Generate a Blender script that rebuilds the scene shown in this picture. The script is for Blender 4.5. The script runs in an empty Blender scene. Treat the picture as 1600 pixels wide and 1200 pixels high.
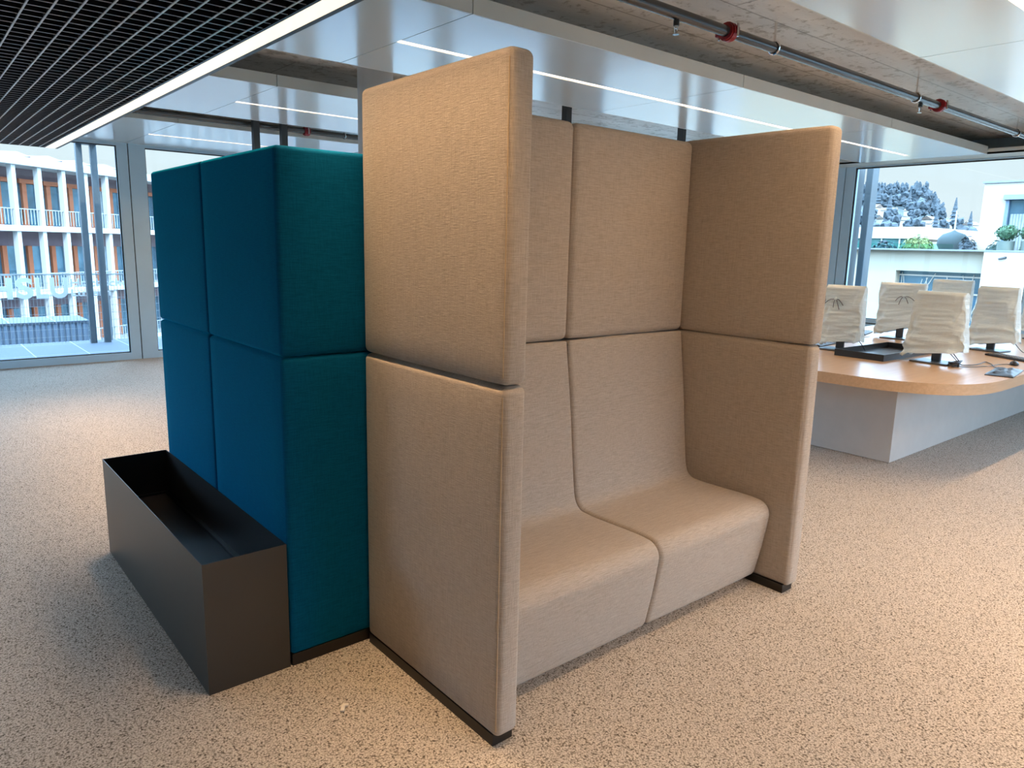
import bpy, bmesh, math, random
from mathutils import Vector, Matrix, noise as mnoise
random.seed(7)
SC = bpy.context.scene
COL = SC.collection
PI = math.pi

# ------------------------------------------------------------------ materials
def new_mat(name):
    m = bpy.data.materials.new(name); m.use_nodes = True
    nt = m.node_tree; b = nt.nodes['Principled BSDF']
    return m, nt, b
def N(nt, typ, **kw):
    n = nt.nodes.new(typ)
    for k, v in kw.items():
        if k in n.inputs: n.inputs[k].default_value = v
        else: setattr(n, k, v)
    return n
def coords(nt, scale=(1, 1, 1), rot=(0, 0, 0)):
    t = N(nt, 'ShaderNodeTexCoord'); mp = N(nt, 'ShaderNodeMapping')
    mp.inputs['Scale'].default_value = scale; mp.inputs['Rotation'].default_value = rot
    nt.links.new(t.outputs['Object'], mp.inputs['Vector']); return mp.outputs['Vector']
def noise(nt, vec, scale, detail=4, rough=0.6):
    n = N(nt, 'ShaderNodeTexNoise'); n.inputs['Scale'].default_value = scale
    n.inputs['Detail'].default_value = detail; n.inputs['Roughness'].default_value = rough
    nt.links.new(vec, n.inputs['Vector']); return n.outputs['Fac']
def ramp(nt, fac, stops):
    r = N(nt, 'ShaderNodeValToRGB'); e = r.color_ramp.elements
    while len(e) < len(stops): e.new(0.5)
    for i, (p, c) in enumerate(stops):
        e[i].position = p; e[i].color = (c[0], c[1], c[2], 1)
    nt.links.new(fac, r.inputs['Fac']); return r.outputs['Color']
def bump(nt, b, h, strength=0.2, dist=0.01):
    n = N(nt, 'ShaderNodeBump'); n.inputs['Strength'].default_value = strength
    n.inputs['Distance'].default_value = dist
    nt.links.new(h, n.inputs['Height']); nt.links.new(n.outputs['Normal'], b.inputs['Normal'])
def plain(name, c, rough=0.5, metal=0.0, var=0.0, vscale=3.0, spec=0.5):
    m, nt, b = new_mat(name)
    b.inputs['Roughness'].default_value = rough; b.inputs['Metallic'].default_value = metal
    b.inputs['Specular IOR Level'].default_value = spec
    if var > 0:
        f = noise(nt, coords(nt), vscale)
        lo = [max(0, x * (1 - var)) for x in c]; hi = [x * (1 + var) for x in c]
        nt.links.new(ramp(nt, f, [(0.3, lo), (0.7, hi)]), b.inputs['Base Color'])
    else:
        b.inputs['Base Color'].default_value = (c[0], c[1], c[2], 1)
    return m
def math_node(nt, op, a, bb):
    n = N(nt, 'ShaderNodeMath', operation=op)
    for i, v in enumerate((a, bb)):
        if isinstance(v, (int, float)): n.inputs[i].default_value = v
        else: nt.links.new(v, n.inputs[i])
    return n.outputs[0]

def mat_carpet():
    m, nt, b = new_mat('carpet')
    v = coords(nt)
    vo = N(nt, 'ShaderNodeTexVoronoi'); vo.inputs['Scale'].default_value = 165; nt.links.new(v, vo.inputs['Vector'])
    n1 = noise(nt, v, 135, 6, 0.8); n2 = noise(nt, v, 1.2, 3, 0.5)
    s = math_node(nt, 'SUBTRACT', n1, math_node(nt, 'MULTIPLY', vo.outputs['Distance'], 0.42))
    c = ramp(nt, s, [(0.08, (0.07, 0.056, 0.043)), (0.19, (0.32, 0.285, 0.245)), (0.30, (0.50, 0.46, 0.415)), (0.46, (0.72, 0.67, 0.61))])
    mx = N(nt, 'ShaderNodeMix', data_type='RGBA', blend_type='MULTIPLY'); mx.inputs[0].default_value = 0.25
    nt.links.new(c, mx.inputs[6]); nt.links.new(ramp(nt, n2, [(0.3, (0.8, 0.8, 0.8)), (0.7, (1, 1, 1))]), mx.inputs[7])
    nt.links.new(mx.outputs[2], b.inputs['Base Color'])
    b.inputs['Roughness'].default_value = 0.95; b.inputs['Specular IOR Level'].default_value = 0.1
    bump(nt, b, s, 0.55, 0.006); return m
def mat_fabric(name, dark, light, spec=0.2, bs=0.35, sheen=0.15, tint=(1, 1, 1)):
    m, nt, b = new_mat(name)
    hz = noise(nt, coords(nt, (22, 22, 420)), 1.0, 4, 0.7)
    vt = noise(nt, coords(nt, (420, 420, 20)), 1.0, 4, 0.7)
    # on upward faces the weft runs the other way, so swap it in by the surface's own normal
    tp = noise(nt, coords(nt, (22, 420, 22)), 1.0, 4, 0.7)
    tcn = N(nt, 'ShaderNodeTexCoord'); sx = N(nt, 'ShaderNodeSeparateXYZ'); nt.links.new(tcn.outputs['Normal'], sx.inputs[0])
    up = math_node(nt, 'GREATER_THAN', math_node(nt, 'ABSOLUTE', sx.outputs['Z'], 0.0), 0.6)
    mw_ = N(nt, 'ShaderNodeMix', data_type='FLOAT'); nt.links.new(up, mw_.inputs[0]); nt.links.new(hz, mw_.inputs[2]); nt.links.new(tp, mw_.inputs[3])
    s = math_node(nt, 'ADD', math_node(nt, 'MULTIPLY', mw_.outputs[0], 0.6), math_node(nt, 'MULTIPLY', vt, 0.4))
    nt.links.new(ramp(nt, s, [(0.36, dark), (0.62, light)]), b.inputs['Base Color'])
    b.inputs['Roughness'].default_value = 0.9; b.inputs['Specular IOR Level'].default_value = spec
    b.inputs['Sheen Weight'].default_value = sheen; b.inputs['Sheen Roughness'].default_value = 0.45; b.inputs['Sheen Tint'].default_value = (*tint, 1)
    bump(nt, b, s, bs, 0.004); return m
def mat_concrete():
    m, nt, b = new_mat('concrete')
    v = coords(nt, (0.35, 1.6, 1)); v2 = coords(nt)
    n1 = noise(nt, v, 1.6, 8, 0.65); n2 = noise(nt, v2, 14, 6, 0.7); n3 = noise(nt, coords(nt, (1.2, 4, 1)), 2.2, 3, 0.6)
    c1 = ramp(nt, n1, [(0.3, (0.46, 0.43, 0.39)), (0.5, (0.60, 0.575, 0.535)), (0.7, (0.74, 0.72, 0.68))])
    mx = N(nt, 'ShaderNodeMix', data_type='RGBA', blend_type='MULTIPLY'); mx.inputs[0].default_value = 0.9
    nt.links.new(c1, mx.inputs[6])
    nt.links.new(ramp(nt, math_node(nt, 'MULTIPLY', n2, math_node(nt, 'ADD', n3, 0.5)), [(0.36, (0.48, 0.43, 0.36)), (0.46, (1, 1, 1))]), mx.inputs[7])
    br = N(nt, 'ShaderNodeTexBrick'); br.inputs['Scale'].default_value = 1.0; br.offset = 0.5
    br.inputs['Brick Width'].default_value = 2.5; br.inputs['Row Height'].default_value = 0.52; br.inputs['Mortar Size'].default_value = 0.006
    br.inputs['Color1'].default_value = br.inputs['Color2'].default_value = (1, 1, 1, 1); br.inputs['Mortar'].default_value = (0.35, 0.33, 0.3, 1)
    nt.links.new(v2, br.inputs['Vector'])
    m2 = N(nt, 'ShaderNodeMix', data_type='RGBA', blend_type='MULTIPLY'); m2.inputs[0].default_value = 0.8
    nt.links.new(mx.outputs[2], m2.inputs[6]); nt.links.new(br.outputs['Color'], m2.inputs[7])
    nt.links.new(m2.outputs[2], b.inputs['Base Color']); b.inputs['Roughness'].default_value = 0.38
    bump(nt, b, n2, 0.2, 0.01); return m
def mat_raft():
    m, nt, b = new_mat('satin_panel')
    b.inputs['Base Color'].default_value = (0.82, 0.86, 0.85, 1); b.inputs['Metallic'].default_value = 0.22
    b.inputs['Roughness'].default_value = 0.17
    n = noise(nt, coords(nt), 1.3, 2, 0.4); bump(nt, b, n, 0.06, 0.05); return m
def mat_glass(name, tint=(0.94, 0.98, 0.98)):
    m, nt, b = new_mat(name); nt.nodes.remove(b)
    out = nt.nodes['Material Output']
    t = N(nt, 'ShaderNodeBsdfTransparent'); t.inputs['Color'].default_value = (*tint, 1)
    g = N(nt, 'ShaderNodeBsdfGlossy'); g.inputs['Roughness'].default_value = 0.0
    f = N(nt, 'ShaderNodeFresnel'); f.inputs['IOR'].default_value = 1.35
    mx = N(nt, 'ShaderNodeMixShader')
    nt.links.new(f.outputs[0], mx.inputs[0]); nt.links.new(t.outputs[0], mx.inputs[1]); nt.links.new(g.outputs[0], mx.inputs[2])
    nt.links.new(mx.outputs[0], out.inputs['Surface']); return m
def mat_emit(name, c, s):
    m, nt, b = new_mat(name)
    b.inputs['Base Color'].default_value = (0.8, 0.8, 0.8, 1)
    b.inputs['Emission Color'].default_value = (*c, 1); b.inputs['Emission Strength'].default_value = s; return m
def mat_wood():
    m, nt, b = new_mat('beech_laminate')
    n1 = noise(nt, coords(nt, (1.2, 30, 30)), 1.5, 4, 0.6)
    nt.links.new(ramp(nt, n1, [(0.3, (0.52, 0.35, 0.21)), (0.7, (0.63, 0.44, 0.28))]), b.inputs['Base Color'])
    b.inputs['Roughness'].default_value = 0.28; b.inputs['Specular IOR Level'].default_value = 0.6; return m
def mat_bag():
    m, nt, b = new_mat('crumpled_white_plastic')
    b.inputs['Base Color'].default_value = (0.80, 0.95, 1.0, 1); b.inputs['Roughness'].default_value = 0.35; b.inputs['Specular IOR Level'].default_value = 0.8
    n1 = noise(nt, coords(nt, (6, 6, 28)), 1.0, 3, 0.5); n2 = noise(nt, coords(nt, (14, 14, 5)), 1.0, 3, 0.6)
    bump(nt, b, math_node(nt, 'ADD', n1, n2), 0.5, 0.02)
    tl = N(nt, 'ShaderNodeBsdfTranslucent'); tl.inputs['Color'].default_value = (0.86, 0.92, 0.97, 1)
    mx = N(nt, 'ShaderNodeMixShader'); mx.inputs[0].default_value = 0.08; out = nt.nodes['Material Output']
    nt.links.new(b.outputs[0], mx.inputs[1]); nt.links.new(tl.outputs[0], mx.inputs[2]); nt.links.new(mx.outputs[0], out.inputs['Surface']); return m
def mat_foliage(name, c):
    m, nt, b = new_mat(name)
    n1 = noise(nt, coords(nt), 9, 3, 0.7)
    nt.links.new(ramp(nt, n1, [(0.35, [x * 0.55 for x in c]), (0.65, [x * 1.35 for x in c])]), b.inputs['Base Color'])
    b.inputs['Roughness'].default_value = 0.7; return m
def mat_tiles(name, c, w, hgt, mortar, off=0.0):
    m, nt, b = new_mat(name)
    br = N(nt, 'ShaderNodeTexBrick'); br.inputs['Scale'].default_value = 1.0; br.offset = off
    br.inputs['Brick Width'].default_value = w; br.inputs['Row Height'].default_value = hgt; br.inputs['Mortar Size'].default_value = 0.008
    br.inputs['Color1'].default_value = (*c, 1); br.inputs['Color2'].default_value = (*[x * 0.93 for x in c], 1); br.inputs['Mortar'].default_value = (*mortar, 1)
    nt.links.new(coords(nt), br.inputs['Vector']); nt.links.new(br.outputs['Color'], b.inputs['Base Color'])
    b.inputs['Roughness'].default_value = 0.8; return m

WARM = (1.0, 0.68, 0.38)
M = dict(
    carpet=mat_carpet(), concrete=mat_concrete(), raft=mat_raft(),
    fascia=plain('fascia_paint', (0.66, 0.68, 0.64), 0.5, var=0.04),
    beige=mat_fabric('beige_weave', (0.37, 0.315, 0.26), (0.57, 0.505, 0.44), bs=0.6),
    thread=plain('stitch_thread', (0.55, 0.42, 0.27), 0.9, var=0.1, vscale=60),
    teal=mat_fabric('teal_weave', (0.001, 0.062, 0.16), (0.003, 0.112, 0.255), spec=0.04, bs=0.25, sheen=1.0, tint=(0.0, 0.45, 0.75)),
    plinth=plain('plinth_black', (0.014, 0.011, 0.009), 0.45, var=0.1),
    planter=plain('powder_coated_black', (0.019, 0.0185, 0.018), 0.36, metal=0.0, var=0.12, vscale=2, spec=0.9),
    strip_a=mat_emit('led_strip_warm', (1.0, 0.88, 0.66), 1.12),
    strip_b=mat_emit('led_strip_soft', (1.0, 0.93, 0.82), 1.1),
    gridblack=plain('grid_black', (0.006, 0.006, 0.009), 0.35, var=0.1),
    gridbright=plain('grid_bar_grey', (0.74, 0.74, 0.74), 0.4, metal=0.1, var=0.05),
    griddim=plain('grid_blade_grey', (0.50, 0.50, 0.55), 0.4, metal=0.1, var=0.05),
    frame=plain('frame_grey', (0.50, 0.66, 0.77), 0.42, var=0.03),
    gasket=plain('black_gasket', (0.015, 0.015, 0.016), 0.6, var=0.1),
    glass=mat_glass('window_glass'), railglass=mat_glass('green_rail_glass', (0.70, 0.92, 0.88)),
    white=plain('white_paint', (0.28, 0.28, 0.28), 0.7, var=0.02),
    wood=mat_wood(), pedestal=plain('grey_laminate', (0.56, 0.53, 0.50), 0.4, var=0.03, vscale=8),
    bag=mat_bag(), blackplastic=plain('black_plastic', (0.02, 0.02, 0.022), 0.4, var=0.1),
    greyplastic=plain('dark_grey_plastic', (0.09, 0.10, 0.11), 0.4, var=0.1),
    tray=plain('tray_black', (0.018, 0.019, 0.021), 0.35, var=0.1),
    foil=plain('black_pouch_film', (0.025, 0.025, 0.028), 0.42, var=0.4, vscale=25),
    post=plain('dark_steel', (0.05, 0.055, 0.058), 0.4, metal=0.3, var=0.1),
    extpost=plain('coated_steel', (0.09, 0.11, 0.125), 0.4, metal=0.2, var=0.05),
    pipe=plain('galvanised_pipe', (0.11, 0.115, 0.12), 0.24, metal=0.7, var=0.06, vscale=5),
    chrome=plain('chrome', (0.8, 0.8, 0.8), 0.15, metal=1.0, var=0.02),
    red=plain('red_coupling', (0.30, 0.012, 0.02), 0.4, var=0.1),
    column=plain('column_paint', (0.55, 0.56, 0.56), 0.6, var=0.03),
    terrace=mat_tiles('terrace_tiles', (0.062, 0.086, 0.120), 0.63, 1.1, (0.22, 0.24, 0.28)),
    wire=plain('galvanised_wire', (0.36, 0.40, 0.42), 0.5, metal=0.2, var=0.05),
    sign=plain('sign_white', (0.8, 0.8, 0.8), 0.5, var=0.02),
    corr=plain('corrugated_shade_blue', (0.17, 0.225, 0.30), 0.5, metal=0.2, var=0.05),  # the blue of open shade is put into this grey metal
    facade_white=plain('facade_white', (0.42, 0.43, 0.43), 0.8, var=0.03),
    mauve=plain('facade_mauve', (0.20, 0.145, 0.165), 0.8, var=0.08),
    orange=plain('facade_orange', (0.40, 0.115, 0.045), 0.7, var=0.08),
    facade_glass=plain('facade_glass', (0.10, 0.20, 0.27), 0.06, metal=0.55, var=0.35, vscale=0.9),
    greenglass=plain('facade_green_glass', (0.10, 0.22, 0.21), 0.1, metal=0.3, var=0.3, vscale=0.4),
    render=plain('cream_render', (0.38, 0.33, 0.255), 0.85, var=0.02),
    render_white=plain('white_render', (0.50, 0.44, 0.38), 0.85, var=0.02),
    curtain=plain('pale_curtain', (0.26, 0.29, 0.29), 0.8, var=0.12, vscale=2.5),
    capping=plain('zinc_capping', (0.24, 0.26, 0.29), 0.5, metal=0.3, var=0.05),
    pot=plain('pale_green_pot', (0.19, 0.23, 0.20), 0.6, var=0.05),
    leaf=mat_foliage('leaf_green', (0.05, 0.12, 0.06)), leafyellow=mat_foliage('leaf_yellow_green', (0.13, 0.17, 0.05)),
    leafblue=mat_foliage('leaf_haze_blue', (0.05, 0.068, 0.085)), leafdark=mat_foliage('leaf_dark', (0.03, 0.07, 0.06)),  # distance haze is put into leafblue; two terrace shrubs share it
    hill=mat_foliage('hillside_haze', (0.045, 0.058, 0.062)),  # blue haze of distance put into the hill colour
    parasol=plain('parasol_cloth', (0.045, 0.065, 0.07), 0.8, var=0.1),
    solar=plain('solar_panel', (0.03, 0.035, 0.07), 0.2, var=0.1),
    roofred=plain('roof_tiles', (0.16, 0.12, 0.10), 0.8, var=0.15),
    asphalt=plain('ground', (0.14, 0.145, 0.14), 0.9, var=0.2, vscale=0.2),
    paper=plain('paper', (0.75, 0.70, 0.62), 0.8, var=0.05), cord=plain('cord_blue_grey', (0.10, 0.12, 0.17), 0.6, var=0.1),
)

# ------------------------------------------------------------------ mesh helpers
class MB:
    def __init__(s): s.bm = bmesh.new()
    def box(s, x0, x1, y0, y1, z0, z1):
        vs = [s.bm.verts.new((x, y, z)) for z in (z0, z1) for y in (y0, y1) for x in (x0, x1)]
        for f in ((0, 2, 3, 1), (4, 5, 7, 6), (0, 1, 5, 4), (2, 6, 7, 3), (0, 4, 6, 2), (1, 3, 7, 5)):
            s.bm.faces.new([vs[i] for i in f])
        return s
    def rbox(s, x0, x1, y0, y1, z0, z1, r, seg=2):
        """box with rounded edges"""
        t = MB().box(x0, x1, y0, y1, z0, z1)
        bmesh.ops.bevel(t.bm, geom=t.bm.edges[:], offset=r, segments=seg, profile=0.5, affect='EDGES')
        s.merge(t); return s
    def merge(s, o, mat=None):
        if mat is not None: o.bm.transform(mat)
        me = bpy.data.meshes.new('t'); o.bm.to_mesh(me); s.bm.from_mesh(me); bpy.data.meshes.remove(me); o.bm.free()
    def cushion(s, x0, x1, y0, y1, z0, z1, r, puff=(0, 0, 0), cell=0.06):
        """upholstered block: rounded edges, gently domed faces"""
        lo = (x0, y0, z0); hi = (x1, y1, z1); ax = []
        for a in range(3):
            L = hi[a] - lo[a]; e = [r * (1 - math.cos(i * PI / 10)) for i in range(6)]
            n = max(2, int((L - 2 * r) / cell)); mid = [r + (L - 2 * r) * i / n for i in range(1, n)]
            ax.append([lo[a] + q for q in e] + [lo[a] + q for q in mid] + [hi[a] - q for q in reversed(e)])
        vd = {}
        def vert(p):
            k = tuple(round(c, 6) for c in p)
            if k in vd: return vd[k]
            q = [min(max(p[i], lo[i] + r), hi[i] - r) for i in range(3)]
            d = Vector([p[i] - q[i] for i in range(3)])
            # cube-to-round mapping keeps equal arcs
            d = d.normalized() * r if d.length > 1e-9 else d
            o = Vector(q) + d
            u = [abs(2 * (p[i] - lo[i]) / (hi[i] - lo[i]) - 1) for i in range(3)]
            for i in range(3):
                if abs(p[i] - lo[i]) < 1e-7 or abs(p[i] - hi[i]) < 1e-7:
                    w = 1
                    for j in range(3):
                        if j != i: w *= (1 - u[j] ** 4)
                    o[i] += puff[i] * w * (1 if abs(p[i] - hi[i]) < 1e-7 else -1)
            vd[k] = s.bm.verts.new(o); return vd[k]
        for a in range(3):
            b, c = [(1, 2), (2, 0), (0, 1)][a]
            for side in (0, 1):
                A = lo[a] if side == 0 else hi[a]
                for i in range(len(ax[b]) - 1):
                    for j in range(len(ax[c]) - 1):
                        qs = []
                        for (ii, jj) in ((i, j), (i + 1, j), (i + 1, j + 1), (i, j + 1)):
                            p = [0, 0, 0]; p[a] = A; p[b] = ax[b][ii]; p[c] = ax[c][jj]; qs.append(vert(p))
                        if side == 0: qs.reverse()
                        if len(set(qs)) == 4:
                            try: s.bm.faces.new(qs)
                            except ValueError: pass
        return s
    def cyl(s, p0, p1, r, seg=16, r1=None, caps=True):
        p0 = Vector(p0); p1 = Vector(p1); d = (p1 - p0).normalized()
        up = Vector((0, 0, 1)) if abs(d.z) < 0.9 else Vector((1, 0, 0))
        a = d.cross(up).normalized(); b = d.cross(a); r1 = r if r1 is None else r1
        A = []; B = []
        for i in range(seg):
            t = 2 * PI * i / seg; o = a * math.cos(t) + b * math.sin(t)
            A.append(s.bm.verts.new(p0 + o * r)); B.append(s.bm.verts.new(p1 + o * r1))
        for i in range(seg):
            j = (i + 1) % seg; s.bm.faces.new((A[i], B[i], B[j], A[j]))
        if caps: s.bm.faces.new(A); s.bm.faces.new(list(reversed(B)))
        return s
    def tube(s, pts, r, seg=8):
        pts = [Vector(p) for p in pts]; rings = []
        for i, p in enumerate(pts):
            d = (pts[min(i + 1, len(pts) - 1)] - pts[max(i - 1, 0)]).normalized()
            up = Vector((0, 0, 1)) if abs(d.z) < 0.9 else Vector((1, 0, 0))
            a = d.cross(up).normalized(); b = d.cross(a)
            rings.append([s.bm.verts.new(p + (a * math.cos(2 * PI * k / seg) + b * math.sin(2 * PI * k / seg)) * r) for k in range(seg)])
        for A, B in zip(rings, rings[1:]):
            for i in range(seg):
                j = (i + 1) % seg; s.bm.faces.new((A[i], B[i], B[j], A[j]))
        s.bm.faces.new(rings[0]); s.bm.faces.new(list(reversed(rings[-1]))); return s
    def prism(s, pts, z0, z1):
        A = [s.bm.verts.new((x, y, z0)) for x, y in pts]; B = [s.bm.verts.new((x, y, z1)) for x, y in pts]
        n = len(pts)
        for i in range(n):
            j = (i + 1) % n; s.bm.faces.new((A[i], A[j], B[j], B[i]))
        s.bm.faces.new(list(reversed(A))); s.bm.faces.new(B); return s
    def lathe(s, prof, c=(0, 0, 0), seg=24):
        rings = []
        for r, z in prof:
            rings.append([s.bm.verts.new((c[0] + r * math.cos(2 * PI * i / seg), c[1] + r * math.sin(2 * PI * i / seg), c[2] + z)) for i in range(seg)])
        for A, B in zip(rings, rings[1:]):
            for i in range(seg):
                j = (i + 1) % seg; s.bm.faces.new((A[i], A[j], B[j], B[i]))
        s.bm.faces.new(list(reversed(rings[0]))); s.bm.faces.new(rings[-1]); return s
    def blob(s, c, rad, n=2, jit=0.25, rnd=random):
        t = MB(); bmesh.ops.create_icosphere(t.bm, subdivisions=n, radius=1)
        for v in t.bm.verts:
            k = 1 + rnd.uniform(-jit, jit)
            v.co = Vector((c[0] + v.co.x * rad[0] * k, c[1] + v.co.y * rad[1] * k, c[2] + v.co.z * rad[2] * k))
        s.merge(t); return s
    def build(s, name, mat, parent=None, smooth=None, loc=None):
        bmesh.ops.recalc_face_normals(s.bm, faces=s.bm.faces[:])
        me = bpy.data.meshes.new(name); s.bm.to_mesh(me); s.bm.free()
        me.materials.append(mat if not isinstance(mat, str) else M[mat])
        o = bpy.data.objects.new(name, me); COL.objects.link(o)
        if smooth:
            for p in me.polygons: p.use_smooth = True
            me.set_sharp_from_angle(angle=math.radians(smooth))
        if parent is not None: o.parent = parent
        if loc is not None: o.location = loc
        return o
def tag(o, label=None, cat=None, group=None, kind=None):
    if label: o['label'] = label
    if cat: o['category'] = cat
    if group: o['group'] = group
    if kind: o['kind'] = kind
    return o
def thing(name, label, cat, loc=(0, 0, 0), rz=0, group=None, kind=None):
    o = bpy.data.objects.new(name, None); COL.objects.link(o); o.empty_display_size = 0.1
    o.location = loc; o.rotation_euler = (0, 0, rz); return tag(o, label, cat, group, kind)
def struct(name, mb, mat, parent=None, smooth=None):
    o = mb.build(name, mat, parent, smooth)
    if parent is None: o['kind'] = 'structure'
    return o
def copy_tree(o, parent=None):
    c = o.copy(); COL.objects.link(c)
    if parent is not None: c.parent = parent
    for ch in list(o.children): copy_tree(ch, c)
    return c

# ------------------------------------------------------------------ room dimensions
XL, XR, YF, YB = -6.0, 8.8, -6.0, 8.94      # inner faces of the walls
ZR, ZS = 2.752, 2.97                        # underside of ceiling rafts, underside of slab
struct('floor', MB().box(XL, XR, YF, YB, -0.3, 0.0), 'carpet')
struct('ceiling', MB().box(XL - 0.2, XR + 0.25, YF - 0.2, YB + 0.25, ZS, 3.5), 'concrete')

def added_front_bay(n, xa, xb_):  # unseen windows, added to let cool daylight in from the front
    f = MB(); y0, y1 = YF - 0.12, YF; g0, g1, zb, zt = xa + 0.13, xb_ - 0.13, 0.09, 2.72
    f.box(xa + 0.005, g0, y0, y1, 0.0, ZS).box(g1, xb_ - 0.005, y0, y1, 0.0, ZS).box(g0, g1, y0, y1, 0.0, zb).box(g0, g1, y0, y1, zt, ZS)
    o = struct('window_%d' % n, f, 'frame')
    MB().box(g0, g1, y0 + 0.05, y0 + 0.06, zb, zt).build('pane', 'glass', o)
struct('wall_front', MB().box(XL - 0.2, 1.10, YF - 0.2, YF, -0.3, ZS).box(8.33, XR + 0.2, YF - 0.2, YF, -0.3, ZS), 'white')


# --- window wall on the far side (full-height panes, one per bay)
def back_bay(n, xa, xb, la=0.20, lb=0.13):
    f = MB(); y0, y1 = YB, YB + 0.12
    g0, g1, zt, zb = xa + la, xb - lb, 2.72, 0.09
    f.box(xa + 0.006, g0, y0, y1, 0.0, ZS); f.box(g1, xb - 0.006, y0, y1, 0.0, ZS)
    f.box(g0, g1, y0, y1, 0.0, zb); f.box(g0, g1, y0, y1, zt, ZS)
    o = struct('window_%d' % n, f, 'frame')
    k = MB(); e = 0.012
    k.box(g1 - e, g1, y0 + 0.03, y0 + 0.055, zb, zt); k.box(g0, g0 + e, y0 + 0.03, y0 + 0.055, zb, zt)
    k.box(g0, g1, y0 + 0.03, y0 + 0.055, zb, zb + e); k.box(g0, g1, y0 + 0.03, y0 + 0.055, zt - e, zt)
    k.build('gasket', 'gasket', o)
    MB().box(g0, g1, y0 + 0.065, y0 + 0.077, zb, zt).build('pane', 'glass', o)
    MB().box(xa - 0.006, xa + 0.006, y0 + 0.015, y1, 0.0, ZS).build('joint', 'gasket', o)
xb = [-6.0, -3.72, -1.31, 1.10, 3.51, 5.92, 8.33]
for i in range(6): back_bay(i + 1, xb[i], xb[i + 1])
struct('wall_back', MB().box(8.33, XR + 0.2, YB, YB + 0.2, -0.3, ZS), 'frame')
struct('trim_1', MB().box(XL, XR, YB - 0.02, YB + 0.14, 2.755, ZS), 'frame')

# --- window wall on the right (sill height panes)
def right_bay(n, ya, yb, la=0.13, lb=0.13):
    f = MB(); x0, x1 = XR, XR + 0.12; g0, g1, zb, zt = ya + la, yb - lb, 0.74, 2.735
    f.box(x0, x1, ya + 0.005, g0, 0.0, ZS); f.box(x0, x1, g1, yb - 0.005, 0.0, ZS)
    f.box(x0, x1, g0, g1, 0.0, 0.66); f.box(x0, x1, g0, g1, 0.675, zb); f.box(x0, x1, g0, g1, zt, ZS)
    o = struct('window_%d' % n, f, 'frame')
    k = MB(); e = 0.014
    k.box(x0 + 0.03, x0 + 0.05, g0, g0 + e, zb, zt); k.box(x0 + 0.03, x0 + 0.05, g1 - e, g1, zb, zt)
    k.box(x0 + 0.03, x0 + 0.05, g0, g1, zt - e, zt); k.box(x0 + 0.02, x1, g0, g1, 0.66, 0.675)
    k.build('gasket', 'gasket', o)
    MB().box(x0 + 0.065, x0 + 0.077, g0, g1, zb, zt).build('pane', 'glass', o)
    MB().box(x0 + 0.015, x1, ya - 0.005, ya + 0.005, 0.0, ZS).build('joint', 'gasket', o)
yb = [-6.21, -3.80, -1.39, 1.02, 3.43, 5.84, 8.25]
for i in range(1, 6): right_bay(i + 6, yb[i], yb[i + 1])
struct('wall_right', MB().box(XR, XR + 0.2, 8.25, YB + 0.2, -0.3, ZS).box(XR, XR + 0.2, YF, -3.80, -0.3, ZS), 'frame')

def added_left_bay(n, ya, yb_):  # unseen windows, added for cool daylight from the left
    f = MB(); x0, x1 = XL - 0.12, XL; g0, g1, zb, zt = ya + 0.13, yb_ - 0.13, 0.09, 2.72
    f.box(x0, x1, ya + 0.005, g0, 0.0, ZS).box(x0, x1, g1, yb_ - 0.005, 0.0, ZS).box(x0, x1, g0, g1, 0.0, zb).box(x0, x1, g0, g1, zt, ZS)
    o = struct('window_%d' % n, f, 'frame')
    MB().box(x0 + 0.05, x0 + 0.06, g0, g1, zb, zt).build('pane', 'glass', o)
added_left_bay(12, 6.25, 8.66); added_left_bay(13, 3.84, 6.25)
for i in range(3): added_front_bay(14 + i, 1.10 + 2.41 * i, 3.51 + 2.41 * i)
struct('wall_left', MB().box(XL - 0.2, XL, 8.66, YB, -0.3, ZS).box(XL - 0.2, XL, YF, 3.84, -0.3, ZS), 'white')

LED = (1.0, 0.63, 0.33)
def led_line(name, along, c, length, width, power, spread, parent):
    """louvred LED line: an area lamp with a limited beam"""
    l = bpy.data.lights.new(name, 'AREA'); l.shape = 'RECTANGLE'; l.color = LED; l.energy = power; l.spread = math.radians(spread)
    l.size, l.size_y = (length, width) if along == 'X' else (width, length)
    o = bpy.data.objects.new(name, l); COL.objects.link(o); o.parent = parent; o.location = c; return o
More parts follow.
